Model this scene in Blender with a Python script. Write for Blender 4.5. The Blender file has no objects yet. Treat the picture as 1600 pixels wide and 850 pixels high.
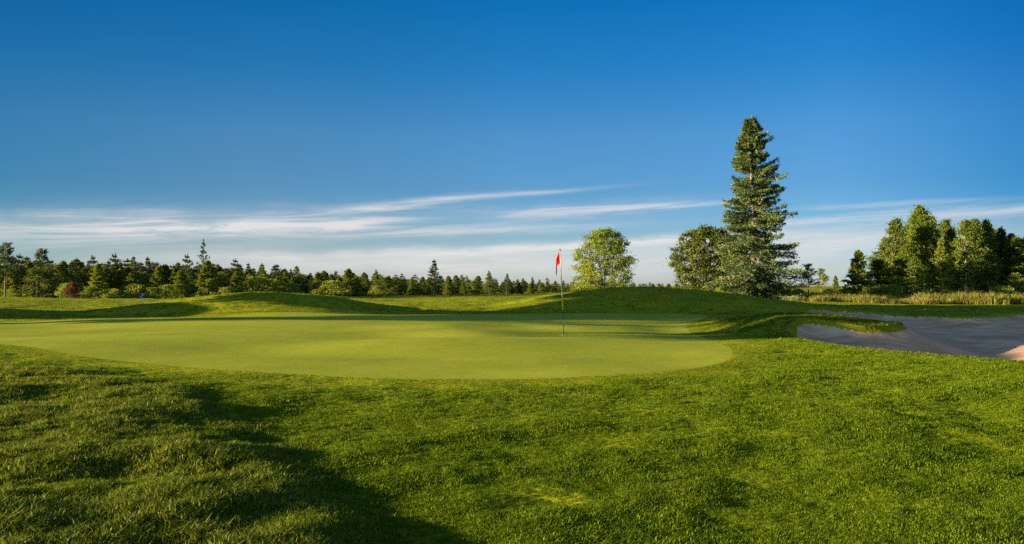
import bpy, math, random
import numpy as np
from mathutils import Vector

# ------------------------------------------------------------------ camera, sky, sun, exposure
S = bpy.context.scene
COL = S.collection
F = 1244.0           # focal length in pixels of the 1600 px wide photograph
HY = 447.0           # row of the horizon
EYE = 1.25           # eye above the putting green

cam_data = bpy.data.cameras.new("camera")
cam = bpy.data.objects.new("camera", cam_data)
COL.objects.link(cam)
cam.location = (0, 0, EYE)
cam.rotation_euler = (math.radians(90), 0, 0)
cam_data.sensor_width = 36.0
cam_data.lens = 36.0 * F / 1600.0
cam_data.shift_y = (HY - 425.0) / 1600.0
cam_data.clip_start = 0.05
cam_data.clip_end = 20000
S.camera = cam

SUN_EL = math.radians(8.2)
SUN_PHI = math.radians(-12)       # the sun stands at left, this much beyond (+) or behind (-) the camera's own line
sun_dir = Vector((-math.cos(SUN_EL) * math.cos(SUN_PHI), math.cos(SUN_EL) * math.sin(SUN_PHI), math.sin(SUN_EL)))
sd = bpy.data.lights.new("sun", 'SUN')
sd.energy = 5.0
sd.angle = math.radians(0.5)
sd.color = (1.0, 0.83, 0.52)
sun = bpy.data.objects.new("sun", sd)
COL.objects.link(sun)
sun.location = (-30, 5, 30)
sun.rotation_euler = sun_dir.to_track_quat('Z', 'Y').to_euler()

S.view_settings.view_transform = 'Standard'
S.view_settings.look = 'None'
S.view_settings.exposure = 1.9
S.view_settings.gamma = 1.0
S.view_settings.use_curve_mapping = False
S.render.engine = 'CYCLES'
S.cycles.max_bounces = 6
S.cycles.diffuse_bounces = 2
S.cycles.transmission_bounces = 3
S.cycles.transparent_max_bounces = 4
S.cycles.use_denoising = False


class NT:
    """small helper to write node trees"""
    def __init__(s, tree):
        s.t = tree
        s.t.nodes.clear()

    def n(s, typ, props=None, **inp):
        nd = s.t.nodes.new(typ)
        for k, v in (props or {}).items():
            setattr(nd, k, v)
        for k, v in inp.items():
            key = int(k[1:]) if k[0] == '_' and k[1:].isdigit() else k.replace('_', ' ')
            sock = nd.inputs[key]
            if isinstance(v, bpy.types.NodeSocket):
                s.t.links.new(v, sock)
            else:
                sock.default_value = v
        return nd

    def m(s, op, a, b=0.0, c=0.0, clamp=False):
        nd = s.t.nodes.new('ShaderNodeMath')
        nd.operation = op
        nd.use_clamp = clamp
        for i, v in enumerate((a, b, c)):
            if isinstance(v, bpy.types.NodeSocket):
                s.t.links.new(v, nd.inputs[i])
            else:
                nd.inputs[i].default_value = v
        return nd.outputs[0]

    def mix(s, fac, a, b, blend='MIX'):
        nd = s.t.nodes.new('ShaderNodeMix')
        nd.data_type = 'RGBA'
        nd.blend_type = blend
        for sock, v in ((nd.inputs[0], fac), (nd.inputs[6], a), (nd.inputs[7], b)):
            if isinstance(v, bpy.types.NodeSocket):
                s.t.links.new(v, sock)
            else:
                if not isinstance(v, (int, float)) and len(v) == 3:
                    v = (*v, 1.0)
                sock.default_value = v
        return nd.outputs[2]

    def ss(s, x, lo, hi):
        nd = s.t.nodes.new('ShaderNodeMapRange')
        nd.interpolation_type = 'SMOOTHSTEP'
        s.t.links.new(x, nd.inputs[0])
        nd.inputs[1].default_value = lo
        nd.inputs[2].default_value = hi
        return nd.outputs[0]

    def link(s, a, b):
        s.t.links.new(a, b)


world = bpy.data.worlds.new("World")
S.world = world
world.use_nodes = True
w = NT(world.node_tree)
sky = w.n('ShaderNodeTexSky', dict(sky_type='NISHITA', sun_disc=False))
sky.sun_elevation = SUN_EL
sky.sun_rotation = math.atan2(sun_dir.x, sun_dir.y)
sky.altitude = 0
sky.air_density = 1.0
sky.dust_density = 0.2
sky.ozone_density = 3.0
geo = w.n('ShaderNodeNewGeometry')
sep = w.n('ShaderNodeSeparateXYZ', Vector=geo.outputs['Incoming'])
# Incoming points from the sky to the viewer: negate for the viewing direction
dx = w.m('MULTIPLY', sep.outputs[0], -1.0)
dy = w.m('MULTIPLY', sep.outputs[1], -1.0)
dz = w.m('MULTIPLY', sep.outputs[2], -1.0)
az = w.m('MULTIPLY', w.m('ARCTAN2', dx, dy), 57.2958)        # degrees right of north
el = w.m('MULTIPLY', w.m('ARCSINE', dz), 57.2958)            # degrees above the horizon


def sky_ramp(x, lo, hi, stops, scale):
    r_ = w.n('ShaderNodeValToRGB', Fac=w.m('DIVIDE', w.m('SUBTRACT', x, lo), hi - lo, clamp=True))
    cr = r_.color_ramp
    while len(cr.elements) < len(stops):
        cr.elements.new(0.5)
    for e_, (p_, c_) in zip(cr.elements, stops):
        e_.position = (p_ - lo) / (hi - lo)
        e_.color = (*[v_ / scale for v_ in c_], 1)
    return r_.outputs[0]


# deep polarised blue, painted vignette, added warm fill: grade the physical sky by elevation and bearing
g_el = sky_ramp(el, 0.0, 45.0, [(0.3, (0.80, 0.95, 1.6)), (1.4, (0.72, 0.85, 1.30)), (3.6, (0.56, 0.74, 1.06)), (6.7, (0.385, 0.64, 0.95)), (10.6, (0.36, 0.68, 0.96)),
                                (15, (0.13, 0.63, 0.98)), (20, (0.03, 0.58, 0.97)), (28, (0.20, 0.60, 0.92)), (45, (1.3, 0.95, 0.75))], 1.6)  # warm top stop added as fill light for shaded ground
g_az = sky_ramp(az, -180.0, 180.0, [(-120, (1.9, 1.55, 1.15)), (-60, (0.9, 0.9, 0.8)), (-36, (0.36, 0.58, 0.62)), (-18, (0.85, 0.85, 0.83)), (0, (1, 1, 1)), (22, (0.86, 0.91, 0.94)), (33, (0.30, 0.58, 0.70)), (60, (0.9, 0.9, 0.85)), (120, (1.9, 1.55, 1.15))], 2.2)  # sides darkened as lens vignette; out-of-view bearings brightened as warm fill
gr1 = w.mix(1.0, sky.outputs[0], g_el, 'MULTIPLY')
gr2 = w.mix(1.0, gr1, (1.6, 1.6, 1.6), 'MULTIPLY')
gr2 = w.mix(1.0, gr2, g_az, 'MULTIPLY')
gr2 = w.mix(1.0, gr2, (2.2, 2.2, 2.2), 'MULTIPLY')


def streak(a0, e0, la, le, slope, power, noise_fac, curve=0.0):
    """a thin cirrus streak centred at azimuth a0, elevation e0 (degrees)"""
    da = w.m('SUBTRACT', az, a0)
    de = w.m('SUBTRACT', w.m('SUBTRACT', el, e0), w.m('MULTIPLY', da, slope))
    if curve:
        de = w.m('SUBTRACT', de, w.m('MULTIPLY', w.m('MULTIPLY', da, da), curve))
    de = w.m('ADD', de, w.m('MULTIPLY', w.m('SUBTRACT', warp, 0.5), le * 2.0))
    g1 = w.m('DIVIDE', da, la)
    g2 = w.m('DIVIDE', de, le)
    r2 = w.m('ADD', w.m('MULTIPLY', g1, g1), w.m('MULTIPLY', g2, g2))
    g = w.m('EXPONENT', w.m('MULTIPLY', r2, -1.0))
    nz = w.m('ADD', w.m('MULTIPLY', fib, noise_fac), 1.0 - noise_fac)
    return w.m('MULTIPLY', w.m('MULTIPLY', g, nz), power)


skew = w.m('SUBTRACT', el, w.m('MULTIPLY', az, 0.05))
v1 = w.n('ShaderNodeCombineXYZ', X=w.m('MULTIPLY', az, 0.10), Y=w.m('MULTIPLY', skew, 1.6), Z=0.3)
n1 = w.n('ShaderNodeTexNoise', Vector=v1.outputs[0], Scale=1.0, Detail=8.0, Roughness=0.68, Distortion=0.9)
fib = w.ss(n1.outputs[0], 0.38, 0.62)
v2 = w.n('ShaderNodeCombineXYZ', X=w.m('MULTIPLY', az, 0.16), Y=w.m('MULTIPLY', skew, 0.5), Z=4.3)
n2 = w.n('ShaderNodeTexNoise', Vector=v2.outputs[0], Scale=1.0, Detail=5.0, Roughness=0.6)
warp = n2.outputs[0]
parts = [
    streak(-26, 3.7, 13, 1.0, 0.055, 0.85, 0.6),
    streak(-17.0, 4.15, 7.0, 0.33, 0.06, 0.7, 0.6),
    streak(-11.5, 4.35, 3.2, 0.30, 0.09, 0.95, 0.5),
    streak(-8.0, 5.7, 5.5, 0.32, 0.11, 0.75, 0.65),
    streak(0.5, 6.6, 6.0, 0.15, 0.07, 0.5, 0.5),
    streak(4.0, 5.35, 7.5, 0.5, 0.06, 0.72, 0.7),
    streak(12.0, 5.7, 4.0, 0.18, 0.04, 0.4, 0.7),
    streak(-4, 4.0, 12, 0.35, 0.03, 0.55, 0.7),
    streak(-3, 2.55, 14, 0.35, 0.035, 0.75, 0.4),
    streak(13, 3.3, 10, 0.33, 0.05, 0.7, 0.55),
    streak(20, 4.35, 5.5, 0.22, 0.07, 0.5, 0.7),
    streak(25, 5.3, 6.0, 0.16, 0.01, 0.4, 0.7),
    streak(31, 4.6, 7.0, 0.40, 0.03, 0.6, 0.5),
    streak(24, 3.0, 9.0, 0.9, 0.02, 0.75, 0.35),
    streak(-2, 1.6, 26, 1.1, 0.0, 0.80, 0.25),
]
tot = parts[0]
for p_ in parts[1:]:
    tot = w.m('ADD', tot, p_)
tot = w.m('MINIMUM', tot, 0.92)
above = w.ss(el, -0.3, 0.6)
tot = w.m('MULTIPLY', tot, above)
cloudcol = w.n('ShaderNodeCombineXYZ', X=3.75, Y=3.65, Z=3.6)
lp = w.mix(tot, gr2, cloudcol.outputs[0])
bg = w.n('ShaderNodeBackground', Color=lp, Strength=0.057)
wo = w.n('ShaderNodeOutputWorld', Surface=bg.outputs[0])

# ------------------------------------------------------------------ helpers
rng = np.random.default_rng(7)
random.seed(7)


def tag(o, label=None, cat=None, group=None, kind=None):
    for k, v in (('label', label), ('category', cat), ('group', group), ('kind', kind)):
        if v is not None:
            o[k] = v
    return o


def mesh_np(name, verts, faces, nper, mats, mat_index=None, smooth=False, attrs=None):
    """verts (n,3); faces (m,nper) int array or list of such arrays of different width"""
    me = bpy.data.meshes.new(name)
    verts = np.asarray(verts, dtype=np.float32)
    if not isinstance(faces, list):
        faces = [faces]
    faces = [np.asarray(f, dtype=np.int32) for f in faces if len(f)]
    loops = np.concatenate([f.ravel() for f in faces])
    counts = np.concatenate([np.full(len(f), f.shape[1], dtype=np.int32) for f in faces])
    starts = np.concatenate([[0], np.cumsum(counts)[:-1]]).astype(np.int32)
    me.vertices.add(len(verts))
    me.vertices.foreach_set('co', verts.ravel())
    me.loops.add(len(loops))
    me.loops.foreach_set('vertex_index', loops)
    me.polygons.add(len(counts))
    me.polygons.foreach_set('loop_start', starts)
    me.polygons.foreach_set('loop_total', counts)
    if mat_index is not None:
        me.polygons.foreach_set('material_index', np.asarray(mat_index, dtype=np.int32))
    me.polygons.foreach_set('use_smooth', np.full(len(counts), bool(smooth)))
    for m in (mats if isinstance(mats, (list, tuple)) else [mats]):
        me.materials.append(m)
    for k, (dom, arr) in (attrs or {}).items():
        a = me.attributes.new(k, 'FLOAT', dom)
        a.data.foreach_set('value', np.asarray(arr, dtype=np.float32))
    me.update(calc_edges=True)
    return me


def link(name, me, parent=None):
    o = bpy.data.objects.new(name, me)
    COL.objects.link(o)
    if parent is not None:
        o.parent = parent
    return o


def smooth01(t):
    t = np.clip(t, 0, 1)
    return t * t * (3 - 2 * t)


def vnoise(x, y, seed=0):
    xi = np.floor(x).astype(np.int64)
    yi = np.floor(y).astype(np.int64)
    fx, fy = x - xi, y - yi
    fx = fx * fx * fx * (fx * (fx * 6 - 15) + 10)
    fy = fy * fy * fy * (fy * (fy * 6 - 15) + 10)

    def h(a, b):
        n = (a * 374761393 + b * 668265263 + seed * 1442695041) & 0xffffffff
        n = ((n ^ (n >> 13)) * 1274126177) & 0xffffffff
        n = (n ^ (n >> 16)) & 0xffff
        return n / 32767.5 - 1.0
    return ((h(xi, yi) * (1 - fx) + h(xi + 1, yi) * fx) * (1 - fy) +
            (h(xi, yi + 1) * (1 - fx) + h(xi + 1, yi + 1) * fx) * fy)


def fbm(x, y, scale, octv=4, seed=0, gain=0.5):
    s, a, f = 0, 1, 1.0 / scale
    for i in range(octv):
        c, d = math.cos(0.7 * i + 0.3), math.sin(0.7 * i + 0.3)
        s = s + a * vnoise((x * c - y * d) * f + 17.3 * i, (x * d + y * c) * f - 9.1 * i, seed + i)
        a *= gain
        f *= 2.03
    return s


def gp(px, py, z=0.0):
    """ground point of a photograph position when the ground there is at height z"""
    Y = F * (EYE - z) / (py - HY)
    return ((px - 800.0) / F * Y, Y)


def spline_closed(pts, n=10):
    P = np.array(pts, float)
    N = len(P)
    out = []
    for i in range(N):
        p0, p1, p2, p3 = P[i - 1], P[i], P[(i + 1) % N], P[(i + 2) % N]
        for t in np.linspace(0, 1, n, endpoint=False):
            out.append(0.5 * ((2 * p1) + (-p0 + p2) * t + (2 * p0 - 5 * p1 + 4 * p2 - p3) * t * t +
                              (-p0 + 3 * p1 - 3 * p2 + p3) * t ** 3))
    return np.array(out)


def sdf(poly, x, y):
    """signed distance, positive inside"""
    d2 = np.full(x.shape, 1e18)
    inside = np.zeros(x.shape, bool)
    N = len(poly)
    for i in range(N):
        ax, ay = poly[i]
        bx, by = poly[(i + 1) % N]
        ex, ey = bx - ax, by - ay
        wx, wy = x - ax, y - ay
        t = np.clip((wx * ex + wy * ey) / (ex * ex + ey * ey + 1e-12), 0, 1)
        d2 = np.minimum(d2, (wx - ex * t) ** 2 + (wy - ey * t) ** 2)
        if ay != by:
            c = ((ay > y) != (by > y)) & (x < ax + (y - ay) / (by - ay) * ex)
            inside ^= c
    return np.where(inside, 1, -1) * np.sqrt(d2)


GREEN = spline_closed([gp(*p) for p in [(-260, 530), (-90, 535), (0, 545), (150, 563), (300, 579), (450, 589), (600, 594), (750, 595),
                                        (880, 594), (1000, 588), (1080, 580), (1128, 569), (1146, 558), (1138, 546), (1112, 534),
                                        (1086, 523), (1072, 512), (1082, 504), (1105, 498), (1090, 494), (1000, 492), (800, 492.5),
                                        (600, 494), (400, 496), (200, 500), (0, 507), (-150, 512)]])
BUNKER = spline_closed([gp(*p) for p in [(1250, 489.5), (1275, 487.5), (1330, 488), (1400, 492), (1470, 496.5), (1520, 497), (1560, 493.5),
                                         (1620, 491), (1720, 494), (1850, 510), (1860, 540), (1760, 566), (1680, 566), (1600, 563.5), (1500, 560.5),
                                         (1400, 556), (1320, 547.5), (1262, 538), (1233, 528), (1250, 523.5), (1300, 525), (1355, 527),
                                         (1400, 524.5), (1409, 518), (1392, 510), (1350, 502), (1300, 497), (1265, 493)]])
HUMP = np.array([(-60, 1.0), (0.55, 1.0), (-0.15, 3.0), (-0.72, 4.3), (-1.35, 5.4), (-2.0, 6.5), (-2.75, 7.7), (-3.6, 9.0), (-5.2, 10.6), (-7.5, 12.2), (-12, 13.5), (-20, 14), (-60, 14)])


def bump1(x, y, cx, cy, rx1, rx2, ry1, ry2, p=1.0):
    u = np.where(x < cx, (x - cx) / rx1, (x - cx) / rx2)
    v = np.where(y < cy, (y - cy) / ry1, (y - cy) / ry2)
    r = np.clip(np.sqrt(u * u + v * v), 0, 1)
    return (0.5 + 0.5 * np.cos(np.pi * r)) ** p


def smax(a, b, k=0.12):
    h = np.clip(0.5 + 0.5 * (b - a) / k, 0, 1)
    return a * (1 - h) + b * h + k * h * (1 - h)


def height(x, y, parts=False):
    x = np.asarray(x, float)
    y = np.asarray(y, float)
    r = np.hypot(x, y)
    az_ = np.arctan2(x, np.maximum(y, 1e-3))
    px = 800 + F * np.tan(np.clip(az_, -1.35, 1.35))
    front = y > 0
    dg = sdf(GREEN, x, y)
    db = sdf(BUNKER, x, y)
    dh = sdf(HUMP, x, y)
    # low ridge behind the green
    yb = np.interp(px, [-400, 0, 200, 430, 640, 800, 1000, 1250, 1600, 2000], [24, 27, 30, 32, 31.5, 35, 36, 39, 40, 40])
    yr = np.interp(px, [-400, 0, 300, 640, 800, 1000, 1250, 1600, 2000], [44, 46, 48, 47, 48, 48, 50, 50, 50])
    zr = np.interp(px, [-400, 0, 130, 260, 400, 560, 640, 760, 900, 1000, 1150, 1300, 1450, 1600, 2000],
                   [0.7, 0.56, 0.42, 0.40, 0.42, 0.38, 0.38, 0.56, 0.56, 0.5, 0.45, 0.22, 0.06, 0.0, 0.0])
    t = (y - yb) / (yr - yb)
    base = zr * smooth01(t)
    far = np.interp(px, [-600, 0, 500, 1000, 1150, 1300, 2400], [-0.9, -1.2, -3.0, -4.2, -1.5, -0.35, -0.2])
    t2 = np.clip((y - yr - 1.0) / 70.0, 0, 1)
    base = base + (far - zr * 0.3) * smooth01(t2) * (y > yr)
    base = np.where(r > 200, base + 0.0, base)
    z = np.where(front, base, 0.0)
    # mounds
    mid = 0.97 * bump1(x, y, -11.0, 36.5, 10.5, 7.0, 6.2, 11, 0.8)
    right = 1.19 * bump1(x, y, 6.6, 42.0, 10.8, 11.5, 8.2, 12, 0.85)
    left = 0.9 * bump1(x, y, -33.5, 42, 9, 12.5, 9.0, 12, 1.0)
    off = 3.1 * bump1(x, y, -31.5, 29.5, 9, 9.5, 7.6, 6.6, 0.65)
    z = smax(z, mid, 0.10)
    z = smax(z, right, 0.05)
    z = smax(z, left, 0.10)
    z = smax(z, off, 0.10)
    # peninsula beside the bunker and its shoulder
    z = z + 0.42 * bump1(x, y, 7.4, 21.3, 2.0, 5.0, 3.6, 7.0, 0.9)
    z = z - 0.06 * bump1(x, y, 4.6, 22.0, 1.6, 1.8, 5.0, 5.0, 1.0)
    z = z + 0.14 * bump1(x, y, 16, 41, 8, 9, 5.0, 6.0, 1.0)
    z = z - 0.15 * bump1(x, y, 10.0, 13.0, 3.5, 5.0, 2.5, 3.5, 0.8)
    # shallow swells in the green
    z = z + 0.07 * bump1(x, y, -7.5, 27.0, 9, 9, 6.5, 5, 1.0) * 1.6 + 0.10 * bump1(x, y, -1.0, 16.5, 5, 5, 3.5, 3.5, 1.0) + 0.06 * bump1(x, y, -9.0, 15.5, 4.5, 4, 3, 3, 1.0) + 0.05 * fbm(x / 1.6, y, 3.4, 2, 88) * smooth01((dg + 1) / 2)
    # apron falls gently towards the camera
    ap = smooth01((11.5 - y) / 9.0) * front + (~front) * 1.0
    z = z - 0.20 * ap
    # left rough hump
    hh = np.interp(y, [2, 4.5, 6.5, 9, 12], [0.065, 0.07, 0.06, 0.045, 0.01])
    z = z + hh * smooth01((dh + 0.10) / 0.5) + 0.05 * smooth01((dh - 1.0) / 3.0)
    # undulation
    inb = db > 0
    lawn = np.clip(-dg / 0.8, 0, 1) * (1 - smooth01((db + 0.5) / 0.5))
    near = np.exp(-r / 60.0)
    z = z + lawn * near * (0.022 * fbm(x, y, 0.9, 2, 3) + 0.015 * fbm(x * 0.75, y, 0.34, 3, 11))
    z = z + smooth01(dh / 0.6) * (0.024 * fbm(x, y, 0.7, 3, 21) + 0.012 * fbm(x, y, 0.2, 2, 25))
    rough2 = bump1(x, y, 8.6, 24.0, 3.2, 5.0, 5.5, 7.5, 0.5) * (~inb)
    z = z + rough2 * 0.05 * fbm(x, y, 0.8, 3, 31)
    md = smooth01((y - yb + 1.0) / 3.0) * front
    z = z + md * lawn * 0.035 * fbm(x, y, 1.6, 3, 41) * np.clip(60.0 / np.maximum(r, 60), 0, 1)
    z = z + 0.25 * fbm(x, y, 22, 2, 51) * smooth01((r - 85) / 40)
    # broad hollows: quarter metre swells across the apron
    z = z + 0.05 * fbm(x, y, 4.5, 2, 61) * lawn * np.exp(-((y - 8) / 9.0) ** 2)
    # bunker
    dep = 0.17 * smooth01(db / 0.40) + (0.60 - 0.30 * smooth01((y - 23) / 7.0) - 0.08 * smooth01((x - 9.0) / 3.0) - 0.38 * smooth01((x - 11.0) / 2.5) * (1 - 0.8 * smooth01((y - 21.5) / 3.0))) * smooth01(db / 2.6)
    z = np.where(inb, z - dep + 0.012 * fbm(x, y, 0.5, 3, 71) + 0.03 * fbm(x, y, 2.5, 2, 77), z)
    z = z + 0.04 * np.exp(-(db / 0.45) ** 2) * (~inb)
    return z


# ------------------------------------------------------------------ materials
def new_mat(name):
    m = bpy.data.materials.new(name)
    m.use_nodes = True
    return m, NT(m.node_tree)


def ramp(nt, fac, stops):
    r = nt.n('ShaderNodeValToRGB', Fac=fac)
    cr = r.color_ramp
    while len(cr.elements) < len(stops):
        cr.elements.new(0.5)
    for e, (p, c) in zip(cr.elements, stops):
        e.position = p
        e.color = (*c, 1)
    return r.outputs[0]


def lawn_material(name, cols, fine=90.0, bump=1.0, bdist=0.03, patch=0.5, stretch=1.0):
    m, nt = new_mat(name)
    tc = nt.n('ShaderNodeNewGeometry')
    pos = tc.outputs['Position']
    n_big = nt.n('ShaderNodeTexNoise', Vector=pos, Scale=patch, Detail=4.0, Roughness=0.6)
    n_mid = nt.n('ShaderNodeTexNoise', Vector=pos, Scale=5.0, Detail=5.0, Roughness=0.65)
    n_fine = nt.n('ShaderNodeTexNoise', Vector=pos, Scale=fine, Detail=4.0, Roughness=0.75)
    f = nt.m('ADD', nt.m('MULTIPLY', n_big.outputs[0], 0.45), nt.m('ADD', nt.m('MULTIPLY', n_mid.outputs[0], 0.3), nt.m('MULTIPLY', n_fine.outputs[0], 0.25)))
    col = ramp(nt, f, [(0.36, cols[0]), (0.5, cols[1]), (0.64, cols[2])])
    b1 = nt.n('ShaderNodeBump', Strength=bump, Distance=bdist, Height=n_fine.outputs[0])
    bs = nt.n('ShaderNodeBsdfPrincipled', Base_Color=col, Roughness=0.85, Normal=b1.outputs[0])
    bs.inputs['Specular IOR Level'].default_value = 0.03
    nt.n('ShaderNodeOutputMaterial', Surface=bs.outputs[0])
    return m


M_ground = lawn_material('mown_grass', [(0.12, 0.145, 0.005), (0.235, 0.24, 0.008), (0.33, 0.32, 0.014)], fine=16.0, bump=0.55, bdist=0.06)
M_green = lawn_material('putting_grass', [(0.23, 0.26, 0.016), (0.31, 0.33, 0.026), (0.39, 0.395, 0.042)], fine=28.0, bump=0.22, bdist=0.012, patch=0.35)

m, nt = new_mat('raked_sand')
g_ = nt.n('ShaderNodeNewGeometry')
mp = nt.n('ShaderNodeMapping', Vector=g_.outputs['Position'])
mp.inputs['Rotation'].default_value = (0, 0, math.radians(12))
mp.inputs['Scale'].default_value = (0.35, 3.0, 1.0)
nr = nt.n('ShaderNodeTexNoise', Vector=mp.outputs[0], Scale=1.6, Detail=5.0, Roughness=0.6)
nf = nt.n('ShaderNodeTexNoise', Vector=g_.outputs['Position'], Scale=40.0, Detail=4.0, Roughness=0.7)
nb = nt.n('ShaderNodeTexNoise', Vector=g_.outputs['Position'], Scale=0.7, Detail=3.0)
fs = nt.m('ADD', nt.m('MULTIPLY', nr.outputs[0], 0.5), nt.m('MULTIPLY', nb.outputs[0], 0.5))
cs = ramp(nt, fs, [(0.38, (0.42, 0.235, 0.155)), (0.5, (0.58, 0.335, 0.225)), (0.62, (0.76, 0.48, 0.34))])
hs = nt.m('ADD', nt.m('MULTIPLY', nr.outputs[0], 1.0), nt.m('MULTIPLY', nf.outputs[0], 0.08))
bb = nt.n('ShaderNodeBump', Strength=0.7, Distance=0.05, Height=hs)
bs = nt.n('ShaderNodeBsdfPrincipled', Base_Color=cs, Roughness=0.95, Normal=bb.outputs[0])
bs.inputs['Specular IOR Level'].default_value = 0.1
nt.n('ShaderNodeOutputMaterial', Surface=bs.outputs[0])
M_sand = m


def leaf_material(name, stops, transl=0.35, rough=0.6, per_instance=False, spec=0.2):
    """foliage: colour varies leaf by leaf through the mesh attribute 'tint' (0..1)"""
    m, nt = new_mat(name)
    at = nt.n('ShaderNodeAttribute', dict(attribute_name='tint'))
    f = at.outputs['Fac']
    if per_instance:
        oi = nt.n('ShaderNodeObjectInfo')
        f = nt.m('ADD', nt.m('MULTIPLY', f, 0.6), nt.m('MULTIPLY', oi.outputs['Random'], 0.4))
    col = ramp(nt, f, stops)
    bs = nt.n('ShaderNodeBsdfPrincipled', Base_Color=col, Roughness=rough)
    bs.inputs['Specular IOR Level'].default_value = spec
    warm = nt.mix(1.0, col, (1.25, 1.1, 0.45), 'MULTIPLY')
    tr = nt.n('ShaderNodeBsdfTranslucent', Color=warm)
    mx = nt.n('ShaderNodeMixShader', Fac=transl, _1=bs.outputs[0], _2=tr.outputs[0])
    nt.n('ShaderNodeOutputMaterial', Surface=mx.outputs[0])
    return m


def bark_material(name, c1, c2, scale=6.0):
    m, nt = new_mat(name)
    tc = nt.n('ShaderNodeTexCoord')
    mp = nt.n('ShaderNodeMapping', Vector=tc.outputs['Object'])
    mp.inputs['Scale'].default_value = (1.0, 1.0, 0.3)
    n = nt.n('ShaderNodeTexNoise', Vector=mp.outputs[0], Scale=scale, Detail=5.0, Roughness=0.7)
    col = ramp(nt, n.outputs[0], [(0.38, c1), (0.6, c2)])
    b = nt.n('ShaderNodeBump', Strength=0.8, Distance=0.05, Height=n.outputs[0])
    bs = nt.n('ShaderNodeBsdfPrincipled', Base_Color=col, Roughness=0.9, Normal=b.outputs[0])
    nt.n('ShaderNodeOutputMaterial', Surface=bs.outputs[0])
    return m


def plain_material(name, col, rough=0.5, spec=0.4, noise=0.12):
    m, nt = new_mat(name)
    tc = nt.n('ShaderNodeTexCoord')
    n = nt.n('ShaderNodeTexNoise', Vector=tc.outputs['Object'], Scale=9.0, Detail=3.0)
    dark = tuple(c * (1 - noise * 2) for c in col)
    c = ramp(nt, n.outputs[0], [(0.35, dark), (0.6, col)])
    bs = nt.n('ShaderNodeBsdfPrincipled', Base_Color=c, Roughness=rough)
    bs.inputs['Specular IOR Level'].default_value = spec
    nt.n('ShaderNodeOutputMaterial', Surface=bs.outputs[0])
    return m


L_turf = leaf_material('turf_blades', [(0.0, (0.042, 0.075, 0.002)), (0.5, (0.115, 0.180, 0.003)), (0.9, (0.25, 0.31, 0.010)), (1.0, (0.30, 0.27, 0.10))], 0.40, 0.6, True, 0.12)
L_rough = leaf_material('rough_blades', [(0.0, (0.040, 0.068, 0.003)), (0.5, (0.125, 0.165, 0.008)), (0.85, (0.29, 0.31, 0.045)), (1.0, (0.50, 0.42, 0.16))], 0.35, 0.55, True, 0.15)
L_meadow = leaf_material('meadow_blades', [(0.0, (0.09, 0.13, 0.02)), (0.5, (0.19, 0.20, 0.03)), (0.8, (0.34, 0.28, 0.07)), (1.0, (0.34, 0.14, 0.08))], 0.4, 0.6, True, 0.2)
L_spruce = leaf_material('blue_spruce_needles', [(0.0, (0.040, 0.065, 0.018)), (0.5, (0.11, 0.155, 0.045)), (0.85, (0.19, 0.24, 0.10)), (1.0, (0.24, 0.18, 0.05))], 0.15, 0.6)
L_conifer = leaf_material('dark_conifer_needles', [(0.0, (0.030, 0.048, 0.016)), (0.5, (0.065, 0.095, 0.026)), (1.0, (0.12, 0.15, 0.035))], 0.18, 0.65)
L_conifer2 = leaf_material('green_conifer_needles', [(0.0, (0.06, 0.09, 0.012)), (0.5, (0.14, 0.18, 0.02)), (1.0, (0.23, 0.25, 0.03))], 0.28, 0.65)
L_larch = leaf_material('pale_larch_needles', [(0.0, (0.10, 0.14, 0.02)), (0.5, (0.20, 0.24, 0.03)), (1.0, (0.30, 0.31, 0.05))], 0.35, 0.65)
L_maple = leaf_material('maple_leaves', [(0.0, (0.09, 0.14, 0.015)), (0.5, (0.19, 0.245, 0.025)), (1.0, (0.32, 0.35, 0.05))], 0.42, 0.5)
L_broad = leaf_material('broad_leaves', [(0.0, (0.055, 0.085, 0.008)), (0.5, (0.12, 0.165, 0.014)), (1.0, (0.20, 0.24, 0.025))], 0.38, 0.5)
L_broad2 = leaf_material('dark_broad_leaves', [(0.0, (0.04, 0.06, 0.009)), (0.5, (0.09, 0.12, 0.014)), (1.0, (0.16, 0.19, 0.024))], 0.34, 0.5)
L_bush = leaf_material('bright_bush_leaves', [(0.0, (0.09, 0.14, 0.015)), (0.5, (0.19, 0.24, 0.025)), (1.0, (0.30, 0.32, 0.05))], 0.4, 0.5)
L_red = leaf_material('dark_red_leaves', [(0.0, (0.030, 0.010, 0.008)), (0.5, (0.085, 0.022, 0.012)), (1.0, (0.16, 0.05, 0.02))], 0.3, 0.5)
B_grey = bark_material('grey_brown_bark', (0.07, 0.05, 0.035), (0.20, 0.15, 0.10))
B_dark = bark_material('dark_bark', (0.035, 0.026, 0.018), (0.10, 0.075, 0.05))
B_birch = bark_material('birch_bark', (0.25, 0.22, 0.17), (0.60, 0.55, 0.45), 3.0)
B_tan = bark_material('tan_pine_bark', (0.20, 0.13, 0.08), (0.42, 0.28, 0.17))

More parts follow.
